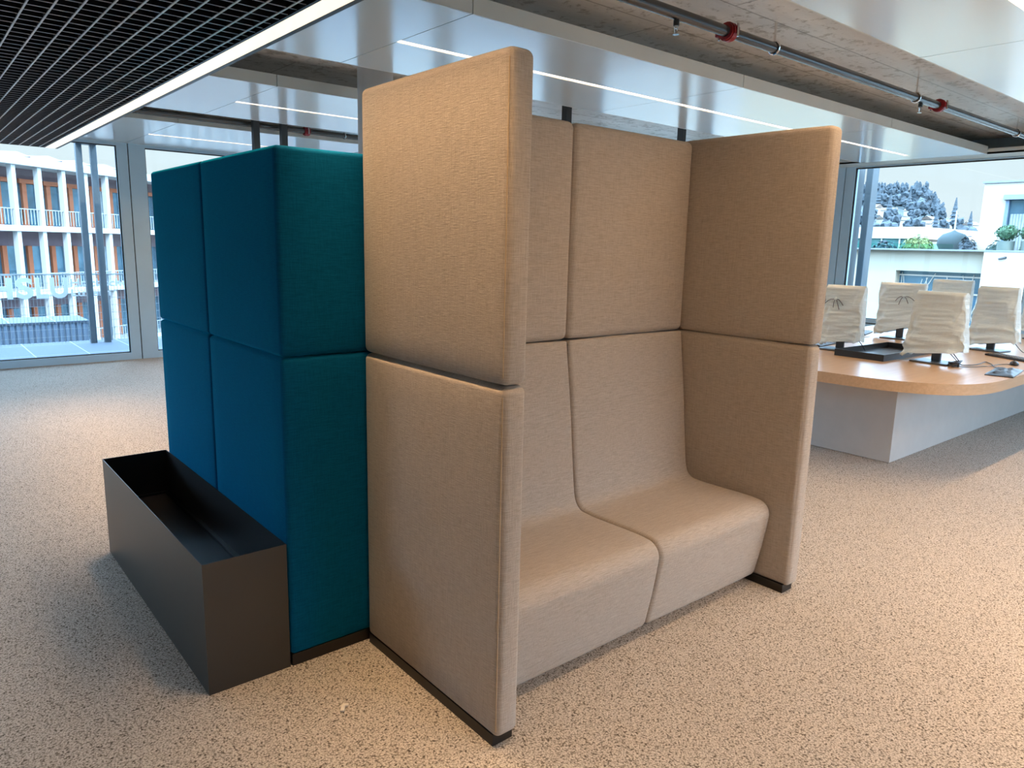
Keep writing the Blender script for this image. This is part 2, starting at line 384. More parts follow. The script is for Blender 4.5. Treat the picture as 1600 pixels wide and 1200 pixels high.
# ------------------------------------------------------------------ ceiling rafts with light strips
PA, PB = 35, 32
seams = [-3.76, -1.35, 1.06, 3.48, 5.90, 8.40]
def raft(label, y0, y1, yl, wl, lx0=1.063, lx1=8.02, power=None, xend=8.40):
    t = thing('ceiling_raft', label, 'ceiling panel', (0, 0, 0), group='hung metal ceiling rafts')
    for a, b in zip(seams, seams[1:]):
        if a > xend - 0.1: continue
        g = 0.003; lit = b > lx0 + 0.1
        if not lit:
            MB().box(a + g, b - g, y0 + 0.012, y1 - 0.012, ZR, ZR + 0.02).build('panel', 'raft', t)
        else:
            e = min(b, lx1); st = max(a, lx0)
            m = MB().box(a + g, b - g, y0 + 0.012, yl - wl / 2, ZR, ZR + 0.02).box(a + g, b - g, yl + wl / 2, y1 - 0.012, ZR, ZR + 0.02)
            if e < b: m.box(max(e, a + g), b - g, yl - wl / 2, yl + wl / 2, ZR, ZR + 0.02)
            if st > a + 0.01: m.box(a + g, st, yl - wl / 2, yl + wl / 2, ZR, ZR + 0.02)
            m.build('panel', 'raft', t)
        MB().box(a + g, b - g, y0, y0 + 0.012, ZR, ZR + 0.085).build('fascia', 'fascia', t)
        MB().box(a + g, b - g, y1 - 0.012, y1, ZR, ZR + 0.085).build('fascia', 'fascia', t)
    MB().box(lx0, lx1, yl - wl / 2, yl + wl / 2, ZR + 0.004, ZR + 0.02).build('light_strip', 'strip_b', t)
    led_line('led_lamp', 'X', ((lx0 + lx1) / 2, yl, ZR + 0.001), lx1 - lx0, wl, power or PB, 130, t)
    return t
raft('metal ceiling raft at the top right corner, in front of the red-clamped pipe', -1.05, 0.41, -0.31, 0.055, 0.8, 8.0, 56)
raft('metal ceiling raft with a light strip right above the beige sofa', 1.60, 3.05, 2.32, 0.055)
raft('metal ceiling raft behind the white round column, second from the windows', 4.09, 5.84, 4.97, 0.055, 1.063, 3.40, 20, 3.48)
raft('metal ceiling raft along the glazed far wall', 6.63, 8.88, 7.76, 0.055, 1.063, 3.40, 20, 3.48)
raft('metal ceiling raft second from the front wall, unseen, added for its light', -3.70, -2.20, -2.95, 0.055, 1.063, 4.3, 170)  # unseen raft, added so its lamp brightens the foreground
raft('metal ceiling raft along the front wall, unseen, added for its light', -5.9, -4.85, -5.4, 0.055)  # unseen row, added for more ceiling light
# perimeter casing along the right-hand window
o = struct('trim_2', MB().box(8.40, XR, YF, YB, ZR, ZR + 0.02).box(8.40, 8.412, YF, YB, ZR, ZR + 0.06), 'fascia')

# ------------------------------------------------------------------ black open-grid canopy with a light strip on its edge
ZG, P = 2.375, 0.0757
t = thing('grid_canopy', 'black open grid canopy hung at top left with a warm light strip along its edge', 'ceiling grid')
gx0, gx1, gy0, gy1 = -2.72, -0.165, -0.4, 6.43
dx = -0.891 + 0.0757 * 9
bars = MB(); edges = MB(); x = gx1 - 0.045
nx = 0
while x > gx0 + 0.02:
    bars.box(x - 0.0022, x + 0.0022, gy0, gy1, ZG + 0.003, ZG + 0.05)
    edges.box(x - 0.0030, x + 0.0030, gy0, gy1, ZG, ZG + 0.003); x -= P; nx += 1
blades = MB(); bl = MB(); y = gy1 - 0.03
while y > gy0 + 0.02:
    bl.box(gx0, gx1 - 0.012, y - 0.0015, y + 0.0015, ZG + 0.004, ZG + 0.05)
    blades.box(gx0, gx1 - 0.012, y - 0.0019, y + 0.0019, ZG + 0.002, ZG + 0.004); y -= P
bars.merge(bl)
bars.build('grid', 'gridblack', t); edges.build('bar_edge', 'gridbright', t); blades.build('blade_edge', 'griddim', t)
MB().box(gx1 - 0.012, gx1, gy0, gy1, ZG - 0.001, ZG + 0.10).build('side_board', 'gridblack', t)
MB().box(gx0, gx1, gy0, gy1, ZG + 0.10, ZG + 0.115).build('backing_board', 'gridblack', t)
MB().box(gx0 - 0.02, gx0, gy0, gy1, ZG, ZG + 0.115).box(gx0, gx1, gy1 - 0.008, gy1, ZG, ZG + 0.115).box(gx0, gx1, gy0, gy0 + 0.01, ZG, ZG + 0.115).build('rim', 'gridblack', t)
MB().box(gx1, -0.086, gy0, gy1, ZG, ZG + 0.012).build('light_strip', 'strip_a', t)
MB().box(gx0 - 0.10, gx0 - 0.02, gy0, gy1, ZG, ZG + 0.012).build('light_strip', 'strip_a', t)  # strip added on the unseen left edge, together with its lamp
led_line('led_lamp', 'Y', (gx0 - 0.06, (gy0 + gy1) / 2, ZG - 0.002), gy1 - gy0, 0.078, PA * 1.7, 96, t).data.color = (1.0, 0.86, 0.74)  # added lamp line that brightens the left floor
led_line('led_lamp', 'Y', ((gx1 - 0.086) / 2, (gy0 + gy1) / 2, ZG - 0.002), gy1 - gy0, 0.078, PA, 62, t)
MB().box(-0.086, -0.066, gy0, gy1, ZG - 0.002, ZG + 0.115).box(gx1, -0.086, gy0, gy1, ZG + 0.013, ZG + 0.115).build('edge_profile', 'post', t)
for yy in (0.5, 3.0, 5.6):
    for xx in (-0.08, -2.6): MB().cyl((xx, yy, ZG + 0.115), (xx, yy, ZS), 0.003, 6).build('hanging_wire', 'post', t)

# ------------------------------------------------------------------ sprinkler pipes in the open strips
def pipe_run(label, y, x0, x1, hangers, couplings, heads):
    t = thing('sprinkler_pipe', label, 'pipe', (0, 0, 0), group='sprinkler pipes under the slab')
    z = 2.82; r = 0.030
    MB().cyl((x0, y, z), (x1, y, z), r, 20).build('pipe_run', 'pipe', t, 50)
    for hx in hangers:
        h = MB().cyl((hx, y, z + 0.03), (hx, y, ZS), 0.006, 8)
        for i in range(12):
            a, b = 2 * PI * i / 12, 2 * PI * (i + 1) / 12
            h.cyl((hx, y + 0.036 * math.cos(a), z + 0.036 * math.sin(a)), (hx, y + 0.036 * math.cos(b), z + 0.036 * math.sin(b)), 0.007, 6)
        h.box(hx - 0.012, hx + 0.012, y + 0.036, y + 0.062, z - 0.006, z + 0.006)
        h.build('hanger_clamp', 'chrome', t)
    for cx in couplings:
        c = MB().cyl((cx - 0.03, y, z), (cx + 0.03, y, z), 0.047, 20)
        c.cyl((cx - 0.018, y, z), (cx + 0.018, y, z), 0.052, 20)
        for sgn in (-1, 1):
            c.rbox(cx - 0.022, cx + 0.022, y + sgn * 0.045 - 0.012, y + sgn * 0.045 + 0.02 * sgn + 0.012, z - 0.02, z + 0.02, 0.006)
        co = c.build('coupling', 'red', t, 40)
        for sgn in (-1, 1): MB().cyl((cx, y + sgn * 0.062, z - 0.035), (cx, y + sgn * 0.062, z + 0.035), 0.007, 8).build('bolt', 'chrome', co)
    for hx in heads:
        s = MB().cyl((hx, y, z - r), (hx, y, z - 0.058), 0.016, 12)
        so = s.build('sprinkler_stub', 'post', t)
        s = MB().cyl((hx, y, z - 0.058), (hx, y, z - 0.072), 0.010, 10)
        s.cyl((hx - 0.013, y, z - 0.066), (hx - 0.007, y, z - 0.098), 0.003, 6).cyl((hx + 0.013, y, z - 0.066), (hx + 0.007, y, z - 0.098), 0.003, 6)
        s.cyl((hx, y, z - 0.070), (hx, y, z - 0.096), 0.003, 6).cyl((hx, y, z - 0.098), (hx, y, z - 0.102), 0.017, 14)
        s.build('sprinkler_head', 'chrome', so)
pipe_run('grey sprinkler pipe with two red couplings under the concrete strip at upper right', 1.035, -5.5, 8.75, (0.4, 2.93, 5.00, 7.4), (2.45, 5.46), (1.98, 5.10))
pipe_run('dark sprinkler pipe with one red coupling above the far end of the teal block', 6.58, -5.5, 8.75, (-0.3, 2.90, 5.4), (2.43,), (4.4,))

# ------------------------------------------------------------------ column and slim posts
tag(MB().cyl((1.63, 3.6, 0), (1.63, 3.6, ZS), 0.135, 40).build('round_column', 'column', None, 40), 'pale round column rising behind the top left corner of the beige sofa', 'column')
def post(label, x, y):
    t = thing('steel_post', label, 'post', (x, y, 0), group='slim dark posts')
    MB().box(-0.033, 0.033, -0.033, 0.033, 0.008, ZS).build('shaft', 'post', t)
    MB().box(-0.06, 0.06, -0.06, 0.06, 0, 0.008).build('foot_plate', 'post', t)
post('slim dark post above the left backrest of the beige sofa', 3.655, 3.6)
post('slim dark post above the inner right corner of the beige sofa', 5.39, 3.6)
post('left one of the two slim dark posts above the teal block', 1.78, 6.42)
post('right one of the two slim dark posts above the teal block', 2.09, 6.42)

# ------------------------------------------------------------------ beige high-back sofa
W, T, D, H, ZM, ZP = 1.859, 0.092, 0.84, 2.132, 1.191, 0.036
YBK = 0.704; XM = 0.945
sofa = thing('high_back_sofa', 'beige two-seat sofa with tall padded side panels on a black base', 'sofa')
def stitched(x_face, z0, z1, parent, y=0.003):
    s = MB(); n = int((z1 - z0) / 0.008)
    for i in range(n):
        z = z0 + (i + 0.1) * (z1 - z0) / n
        s.cyl((x_face, y, z), (x_face, y, z + 0.006), 0.0011, 5)
    return s.build('stitching', 'thread', parent)
for xo, xi in ((0.0, T), (W, W - T)):
    a, b = min(xo, xi), max(xo, xi)
    for z0, z1 in ((ZP, ZM - 0.002), (ZM + 0.002, H)):
        pn = MB().cushion(a, b, 0.0, D, z0, z1, 0.024, (0.004, 0.004, 0.003), 0.07).build('side_panel', 'beige', sofa, 60)
        if xo == 0.0:
            ed = MB().tube([(0.0035, 0.010, z0 + 0.025), (0.0015, 0.007, (z0 + z1) / 2), (0.0035, 0.010, z1 - 0.03)], 0.0016, 6)
            ed.build('seam_piping', 'thread', pn)
def seat_profile():
    P0 = [(0.705, ZM - 0.004), (0.700, ZM - 0.012), (0.690, 1.10), (0.672, 0.98), (0.652, 0.82), (0.637, 0.68), (0.622, 0.555), (0.614, 0.50)]
    # inner curve into the seat
    for i in range(1, 8):
        a = i / 8 * (PI / 2 - 0.10); P0.append((0.545 + 0.066 * math.cos(a), 0.497 - 0.064 * math.sin(a)))
    P0 += [(0.50, 0.4315), (0.40, 0.432), (0.30, 0.434), (0.22, 0.434), (0.185, 0.431)]
    for i in range(1, 9):
        a = i / 8 * (PI / 2 + 0.2); P0.append((0.185 - 0.067 * math.sin(a), 0.364 + 0.067 * math.cos(a)))
    P0 += [(0.126, 0.30), (0.142, 0.20), (0.158, 0.12), (0.170, 0.062), (0.180, 0.045), (0.20, 0.040), (0.40, 0.040), (0.62, 0.040), (0.82, 0.042), (0.83, 0.05), (0.83, 0.40), (0.83, 0.80), (0.83, ZM - 0.01), (0.825, ZM - 0.004)]
    return P0
def seat(xa, xb):
    P0 = seat_profile(); n = len(P0); r = 0.022
    nor = []
    for i in range(n):
        p, q = Vector(P0[i - 1]), Vector(P0[(i + 1) % n]); d = (q - p).normalized(); nor.append(Vector((d.y, -d.x)))
    # make sure normals point outwards
    A = sum(P0[i][0] * P0[(i + 1) % n][1] - P0[(i + 1) % n][0] * P0[i][1] for i in range(n))
    sg = 1 if A > 0 else -1
    m = MB(); rings = []
    ds = [r * (1 - math.cos(k * PI / 12)) for k in range(7)]
    xs = [(xa + d, r - math.sqrt(max(0, r * r - (r - d) ** 2))) for d in ds]
    xs += [(xa + (xb - xa) * k / 8, -0.003 * math.sin(PI * k / 8)) for k in range(1, 8)]
    xs += [(xb - d, r - math.sqrt(max(0, r * r - (r - d) ** 2))) for d in reversed(ds)]
    for x, inset in xs:
        rings.append([m.bm.verts.new((x, P0[i][0] - sg * nor[i].x * inset, P0[i][1] - sg * nor[i].y * inset)) for i in range(n)])
    for R0, R1 in zip(rings, rings[1:]):
        for i in range(n):
            j = (i + 1) % n; m.bm.faces.new((R0[i], R0[j], R1[j], R1[i]))
    m.bm.faces.new(rings[0]); m.bm.faces.new(rings[-1])
    return m.build('seat_cushion', 'beige', sofa, 55)
for xa, xb_ in ((T + 0.002, XM - 0.001), (XM + 0.001, W - T - 0.002)):
    seat(xa, xb_)
    MB().cushion(xa, xb_, YBK, 0.83, ZM + 0.002, H - 0.012, 0.03, (0.002, 0.006, 0.003), 0.07).build('back_panel', 'beige', sofa, 60)
    # thin seam round the edge of each seat
    P0 = seat_profile()
for xa, xb_ in ((0.0, 0.085), (W - 0.10, W - 0.012)):
    MB().box(xa + 0.003, xb_, 0.024, D - 0.01, 0.0, ZP + 0.004).build('base_rail', 'plinth', sofa)
MB().box(0.085, W - 0.1, 0.45, 0.80, 0.0, 0.05).build('base_rail', 'plinth', sofa)

# ------------------------------------------------------------------ teal block of padded modules
teal = thing('padded_divider', 'teal padded block of stacked modules behind the beige sofa', 'padded block')
TX, TY0, TYM, TY1, TH = -0.317, 0.850, 1.628, 2.385, 1.914
for y0, y1 in ((TY0, TYM - 0.001), (TYM + 0.001, TY1)):
    for z0, z1 in ((0.045, ZM - 0.001), (ZM + 0.001, TH)):
        MB().cushion(TX, 0.42, y0, y1, z0, z1, 0.018, (0.003, 0.002, 0.003), 0.08).build('back_module', 'teal', teal, 60)
MB().box(TX + 0.004, 0.40, TY0 + 0.004, TY1 - 0.02, 0.0, 0.047).build('base_rail', 'plinth', teal)

# ------------------------------------------------------------------ planter trough
pl = thing('planter_trough', 'empty black metal planter trough standing against the teal block', 'planter')
px0, px1, py0, py1, pz = -0.623, -0.321, 0.856, 2.411, 0.496
w = 0.0025
MB().box(px0, px0 + w, py0, py1, 0, pz).box(px1 - w, px1, py0, py1, 0, pz).box(px0 + w, px1 - w, py0, py0 + w, 0, pz).box(px0 + w, px1 - w, py1 - w, py1, 0, pz).build('shell', 'planter', pl)
MB().box(px0 + w, px1 - w, py0 + w, py1 - w, 0.255, 0.265).build('inner_floor', 'gridblack', pl)
MB().box(px1 - 0.022, px1 - w, py0 + w, py1 - w, 0.265, 0.275).box(px0 + w, px1 - w, py1 - 0.022, py1 - w, 0.265, 0.275).build('inner_ledge', 'planter', pl)

# scrap of paper on the carpet
s = MB()
s.rbox(-0.007, 0.007, -0.022, 0.012, 0.001, 0.009, 0.002); s.rbox(-0.004, 0.018, 0.006, 0.018, 0.002, 0.010, 0.002)
tag(s.build('paper_scrap', 'paper', None, 40, (-0.284, 0.5, 0.0)), 'tiny crumpled cream paper scrap lying on the carpet', 'litter').rotation_euler = (0, 0, -0.6)

# ------------------------------------------------------------------ shared desk at the right
desk = thing('shared_desk', 'long shared desk with rounded beech top and grey pedestal', 'desk')
ZD = 0.736; pts = []
ccx, ccy, a_, b_, n_ = 4.79, 1.235, 0.925, 1.175, 3.0
for i in range(49):
    th = PI / 2 + PI * i / 48
    c, s_ = math.cos(th), math.sin(th)
    pts.append((ccx + a_ * math.copysign(abs(c) ** (2 / n_), c), ccy + b_ * math.copysign(abs(s_) ** (2 / n_), s_)))
ce = 7.95
for i in range(25):
    th = -PI / 2 + PI * i / 24
    c, s_ = math.cos(th), math.sin(th)
    pts.append((ce + 0.6 * math.copysign(abs(c) ** (2 / n_), c), ccy + b_ * math.copysign(abs(s_) ** (2 / n_), s_)))
MB().prism(pts, ZD - 0.078, ZD).build('desk_top', 'wood', desk, 30)
MB().box(4.464, 8.0, 0.685, 1.785, 0.004, ZD - 0.078).build('pedestal', 'pedestal', desk)

# tray
tr = thing('desk_tray', 'shallow black open tray on the desk between the wrapped monitors', 'tray', (4.80, 0.96, ZD), math.radians(-2))
m = MB(); tw, tl, th_ = 0.95, 0.42, 0.055
m.box(0, tw, 0, tl, 0, 0.006).box(0, 0.008, 0, tl, 0.006, th_).box(tw - 0.008, tw, 0, tl, 0.006, th_).box(0.008, tw - 0.008, 0, 0.008, 0.006, th_).box(0.008, tw - 0.008, tl - 0.008, tl, 0.006, th_)
m.build('tray_body', 'tray', tr)

# monitors wrapped in white plastic
def monitor(label, x, y, rz):
    t = thing('computer_monitor', label, 'monitor', (x, y, ZD), rz, 'wrapped monitors on the desk')
    MB().rbox(-0.115, 0.115, -0.145, 0.145, 0, 0.014, 0.005).build('base', 'greyplastic', t)
    MB().rbox(0.02, 0.05, -0.035, 0.035, 0.014, 0.38, 0.006).build('neck', 'greyplastic', t)
    MB().rbox(-0.018, 0.014, -0.155, 0.155, 0.20, 0.56, 0.006).build('screen', 'blackplastic', t)
    return t
def bag(label, x, y, rz, w0, w1, d, zlo_a, zlo_b, ztop, seed, side=1):
    """sheet drawn over the screen: creased, drooping hem, open below"""
    rnd = random.Random(seed); m = MB(); nu, nv = 84, 56; rings = []
    ph = [rnd.uniform(0, 6.28) for _ in range(14)]
    for j in range(nv + 1):
        v = j / nv; ring = []
        for i in range(nu):
            th = 2 * PI * i / nu; c, s_ = math.cos(th), math.sin(th)
            k = 2 / 7.0
            e = lambda q: math.copysign(abs(q) ** k, q)
            w_ = w0 + (w1 - w0) * (1 - v) ** 1.3; dd = d * (1 + 0.5 * (1 - v))
            yy = w_ / 2 * e(c); xx = dd / 2 * e(s_)
            hem = zlo_a + (zlo_b - zlo_a) * (yy / w_ + 0.5) + 0.012 * math.sin(5 * th + ph[0])
            z = hem + (ztop - hem) * v
            amp = 0.020 + 0.020 * (1 - v)
            nz = lambda a, b_, c_: mnoise.noise(Vector((a, b_, c_ + seed * 3.7)))
            f = 0.9 * nz(yy * 7, z * 6, s_) + 0.9 * (0.35 - abs(nz(yy * 9 + 4 * z, z * 3 - 5 * yy, 4.1 + s_)))
            f += 1.1 * nz(yy * 8, z * 55, 9.3 + s_) * math.exp(-((yy - 0.03) / 0.10) ** 2) * v
            f += 1.5 * (0.3 - abs(nz(yy * 6, z * 16, 2.2 + s_))) * (1 - v)
            xx += f * amp * (1 if s_ >= 0 else -1); yy += 0.3 * f * amp
            if v > 0.94:
                q = (v - 0.94) / 0.06; xx *= 1 - 0.75 * q; z -= 0.006 * q * q
            ring.append(m.bm.verts.new((xx, yy, z)))
        rings.append(ring)
    for A, B in zip(rings, rings[1:]):
        for i in range(nu):
            j = (i + 1) % nu; m.bm.faces.new((A[i], A[j], B[j], B[i]))
    m.bm.faces.new(rings[-1])
    t = thing('plastic_cover', label, 'plastic cover', (x, y, ZD), rz, 'white plastic covers over the monitors')
    m.build('sheet', 'bag', t, 80)
    return t
def knot(t, x, y, z, sgn):
    k = MB(); rnd = random.Random(int(100 * z + 10 * y))
    for i in range(4):
        a0 = -0.9 + i * 0.6 + rnd.uniform(-0.2, 0.2); L = 0.05 + rnd.random() * 0.05
        pts_ = [(x + sgn * (0.006 + 0.012 * math.sin(PI * q / 5)), y + L * q / 5 * math.sin(a0) * 1.4, z - L * q / 5 * math.cos(a0) + 0.02 * math.sin(PI * q / 5)) for q in range(6)]
        k.tube(pts_, 0.0032, 6)
    k.build('tie_cord', 'cord', t)
    g = MB().blob((x + sgn * 0.006, y, z), (0.012, 0.022, 0.018), 2, 0.2, rnd)
    g.build('gathered_knot', 'bag', t, 80)
mon = [
    ('wrapped monitor at the front of the desk, beside the black tray', 5.13, 0.70, math.radians(-4)),
    ('wrapped monitor behind the black tray, next to the right sofa panel', 5.16, 1.52, math.radians(2)),
    ('wrapped monitor at the front of the desk, second along the row', 6.45, 0.72, math.radians(-8)),
    ('wrapped monitor in the back row, above the far end of the black tray', 6.65, 1.62, math.radians(3)),
    ('farthest wrapped monitor in the back row, mostly behind the front cover', 8.02, 1.62, 0.0),
    ('wrapped monitor at the right edge of the photo, far end of the desk', 8.05, 0.72, 0.0),
]
for a in mon: monitor(*a)
bag('white plastic cover over the front monitor beside the black tray', 5.11, 0.69, math.radians(-4), 0.38, 0.47, 0.085, 0.125, 0.045, 0.585, 3)
b1 = bag('white plastic cover with a cord knot, next to the right sofa panel', 5.15, 1.49, math.radians(2), 0.34, 0.36, 0.085, 0.10, 0.05, 0.59, 11)
knot(b1, -0.055, 0.06, 0.46, -1)
bag('white plastic cover over the second monitor of the front row', 6.44, 0.69, math.radians(-8), 0.33, 0.44, 0.085, 0.10, 0.04, 0.60, 19)
b2 = bag('white plastic cover with a cord knot above the far end of the tray', 6.64, 1.62, math.radians(3), 0.45, 0.43, 0.085, 0.15, 0.04, 0.585, 27)
knot(b2, -0.055, -0.04, 0.44, -1)
bag('white plastic cover seen mostly behind the front monitor cover', 8.01, 1.63, 0.0, 0.42, 0.42, 0.085, 0.12, 0.08, 0.60, 35)
bag('white plastic cover at the right edge of the photo', 8.04, 0.71, 0.0, 0.36, 0.46, 0.085, 0.12, 0.08, 0.59, 43)

# dark pouch, mouse, keyboards, cables
po = thing('keyboard_pouch', 'crinkled black film pouch near the front edge of the desk', 'pouch', (5.05, 0.17, ZD), math.radians(8))
m = MB(); nu, nv = 26, 12; rnd = random.Random(4); g = []
for i in range(nu + 1):
    row = []
    for j in range(nv + 1):
        u, v = i / nu, j / nv
        edge = min(1, 6 * min(u, 1 - u, v * 0.6 + 0.02, (1 - v) * 0.6 + 0.02))
        z = 0.006 + 0.018 * edge + 0.005 * edge * (math.sin(17 * u + 5 * v) + math.sin(23 * v - 9 * u) * 0.7 + rnd.uniform(-0.5, 0.5))
        row.append((-0.24 + 0.48 * u, -0.09 + 0.18 * v, z))
    g.append(row)
top = [[m.bm.verts.new(p) for p in r] for r in g]; bot = [[m.bm.verts.new((p[0], p[1], 0.0005)) for p in r] for r in g]
for i in range(nu):
    for j in range(nv):
        m.bm.faces.new((top[i][j], top[i + 1][j], top[i + 1][j + 1], top[i][j + 1])); m.bm.faces.new((bot[i][j], bot[i][j + 1], bot[i + 1][j + 1], bot[i + 1][j]))
for i in range(nu):
    m.bm.faces.new((top[i][0], bot[i][0], bot[i + 1][0], top[i + 1][0])); m.bm.faces.new((top[i][nv], top[i + 1][nv], bot[i + 1][nv], bot[i][nv]))
for j in range(nv):
    m.bm.faces.new((top[0][j], top[0][j + 1], bot[0][j + 1], bot[0][j])); m.bm.faces.new((top[nu][j], bot[nu][j], bot[nu][j + 1], top[nu][j + 1]))
m.build('film_wrap', 'foil', po, 35)
MB().rbox(-0.238, 0.2, -0.086, -0.078, 0.001, 0.010, 0.002).build('keyboard_edge', 'blackplastic', po)
ms = thing('computer_mouse', 'small black mouse behind the black pouch at the right edge', 'mouse', (5.60, 0.265, ZD), 0.4)
m = MB(); m.blob((0, 0, 0.008), (0.055, 0.032, 0.026), 3, 0.0)
for v in m.bm.verts: v.co.z = max(v.co.z, 0.0)
m.build('mouse_body', 'blackplastic', ms, 60); MB().cyl((0.025, -0.003, 0.031), (0.025, 0.003, 0.031), 0.007, 12).build('scroll_wheel', 'greyplastic', ms)
def keyboard(label, x, y, rz):
    t = thing('keyboard', label, 'keyboard', (x, y, ZD), rz, 'black keyboards on the desk')
    MB().rbox(-0.22, 0.22, -0.07, 0.07, 0, 0.016, 0.005).build('keyboard_case', 'blackplastic', t)
    k = MB()
    for r_ in range(5):
        for c_ in range(15): k.rbox(-0.208 + c_ * 0.0277, -0.184 + c_ * 0.0277, -0.058 + r_ * 0.024, -0.038 + r_ * 0.024, 0.015, 0.021, 0.002, 1)
    k.build('keys', 'greyplastic', t)
keyboard('black keyboard partly behind the cover next to the right sofa panel', 5.40, 1.80, math.radians(6))
keyboard('black keyboard behind the cover with knot, far side of the desk', 6.80, 2.06, math.radians(14))
keyboard('black keyboard in front of the second front-row monitor', 6.02, 0.40, math.radians(62))
def cable(label, pts_, r=0.0035, group='black cables on the desk'):
    out = []; P_ = [Vector(p) for p in pts_]
    for i in range(len(P_) - 1):
        p0, p1, p2, p3 = P_[max(i - 1, 0)], P_[i], P_[i + 1], P_[min(i + 2, len(P_) - 1)]
        for k in range(8):
            q = k / 8
            out.append(0.5 * ((2 * p1) + (-p0 + p2) * q + (2 * p0 - 5 * p1 + 4 * p2 - p3) * q * q + (-p0 + 3 * p1 - 3 * p2 + p3) * q ** 3))
    out.append(P_[-1]); m = MB().tube(out, r, 7)
    return tag(m.build('power_cable', 'blackplastic', None, 60), label, 'cable', group)
zc = ZD + 0.0065
cable('black cable running from the front monitor to the pouch', [(5.20, 0.60, ZD + 0.10), (5.22, 0.54, ZD + 0.02), (5.16, 0.50, zc), (5.28, 0.44, zc), (5.52, 0.45, zc), (5.42, 0.37, zc), (5.30, 0.32, zc), (5.26, 0.275, zc)])
cable('black cable curving across the desk to the mouse', [(5.22, 0.64, ZD + 0.10), (5.25, 0.57, ZD + 0.02), (5.18, 0.53, zc), (5.05, 0.55, zc), (5.05, 0.46, zc), (5.25, 0.36, zc), (5.48, 0.33, zc), (5.56, 0.285, zc)], 0.003)
cl = MB()
for k in range(4):
    cl.tube([(5.04 + 0.075 * math.cos(a) * (1 + 0.06 * k) + 0.01 * k, 0.52 + 0.028 * math.sin(a) * (1 + 0.1 * k), ZD + 0.006 + 0.006 * k + 0.010 * (1 + math.sin(a + k))) for a in [2 * PI * q / 24 for q in range(25)]], 0.0042, 7)
co = tag(cl.build('cable_coil', 'blackplastic', None, 60), 'bundled black cable coil on the desk in front of the tray', 'cable')
MB().box(5.035, 5.045, 0.48, 0.56, ZD + 0.001, ZD + 0.036).build('cable_tie', 'blackplastic', co)
cable('black cable looping behind the second front-row monitor', [(6.55, 0.55, ZD + 0.09), (6.58, 0.48, zc), (6.75, 0.48, zc), (6.95, 0.52, zc), (7.2, 0.44, zc), (7.5, 0.40, zc), (7.8, 0.42, zc)])
cable('short black cable under the cover with the knot by the sofa', [(5.24, 1.40, ZD + 0.12), (5.27, 1.36, ZD + 0.06), (5.30, 1.34, zc), (5.36, 1.40, zc)])
cable('thin black cable on the far side of the desk behind the tray', [(5.62, 1.80, zc), (5.80, 1.84, zc), (6.0, 1.80, zc), (6.2, 1.86, zc), (6.5, 1.84, zc)], 0.003)

# ------------------------------------------------------------------ outside: terrace, railing, lettering
struct('terrace_slab', MB().box(-9, 12, YB + 0.12, 11.28, -0.3, -0.005), 'terrace')
struct('ground', MB().box(-90, 420, -120, 420, -8.2, -8.0), 'asphalt')
rail = thing('mesh_railing', 'white wire mesh railing with big white letters at the terrace edge', 'railing', (0, 11.15, 0))
wm = MB(); x = -3.0
while x < 4.6: wm.box(x - 0.0022, x + 0.0022, -0.004, 0.0, -0.06, 1.02); x += 0.045
for i in range(10): wm.box(-3.0, 4.6, 0.0, 0.004, -0.03 + i * 0.115, -0.025 + i * 0.115)
wm.build('mesh_panel', 'wire', rail)
MB().box(-3.0, 4.6, -0.012, 0.012, 1.015, 1.03).build('top_rail', 'wire', rail)
for x in (-2.9, -1.6, -0.29, 1.19, 2.6, 4.0): MB().box(x - 0.014, x + 0.014, 0.006, 0.034, -0.2, 1.03).build('railing_post', 'wire', rail)
def letters(txt, x0, x1, z0, z1, name, bold=0.0):
    cu = bpy.data.curves.new(name, 'FONT'); cu.body = txt; cu.size = 1.0; cu.extrude = 0.006; cu.offset = bold
    o = bpy.data.objects.new('tmp', cu); COL.objects.link(o); bpy.context.view_layer.update()
    me = bpy.data.meshes.new_from_object(o.evaluated_get(bpy.context.evaluated_depsgraph_get()))
    bpy.data.objects.remove(o); bpy.data.curves.remove(cu)
    xs = [v.co.x for v in me.vertices]; ys = [v.co.y for v in me.vertices]; zs = [v.co.z for v in me.vertices]
    sx = (x1 - x0) / (max(xs) - min(xs)); sy = (z1 - z0) / (max(ys) - min(ys))
    for v in me.vertices:
        v.co = Vector((x0 + (v.co.x - min(xs)) * sx, -0.022 - (v.co.z - min(zs)), z0 + (v.co.y - min(ys)) * sy))
    me.materials.append(M['sign']); ob = bpy.data.objects.new(name, me); COL.objects.link(ob); ob.parent = rail; return ob
for ch, a, b in (('H', -0.31, -0.05), ('S', -0.01, 0.205), ('L', 0.235, 0.395), ('U', 0.42, 0.645)): letters(ch, a, b, 0.67, 0.975, 'large_letter', 0.035)
letters('Hochschule', 0.68, 1.62, 0.835, 0.955, 'small_lettering', 0.02)
letters('Luzern', 0.68, 1.22, 0.69, 0.80, 'small_lettering', 0.02)
def ext_post(label, x, y, z0=-0.3):
    return tag(MB().rbox(x - 0.042, x + 0.042, y - 0.045, y + 0.045, z0, 2.9, 0.006, 1).build('facade_post', 'extpost'), label, 'post', 'steel posts outside the glazing')
ext_post('left one of the two steel posts outside the far window', 0.90, 10.95)
ext_post('right one of the two steel posts outside the far window', 1.09, 10.95)
tag(MB().box(0.86, 1.13, 9.1, 11.0, 2.9, 2.97).build('canopy_beam', 'extpost'), 'steel beam joining the two posts outside the far window to the facade', 'beam')
def ext_post2(label, x, y): return tag(MB().rbox(x - 0.10, x + 0.10, y - 0.048, y + 0.048, -0.6, 2.9, 0.006, 1).build('facade_post', 'extpost'), label, 'post', 'steel posts outside the glazing')
ext_post2('left one of the two steel posts outside the right window', 10.0, 3.82)
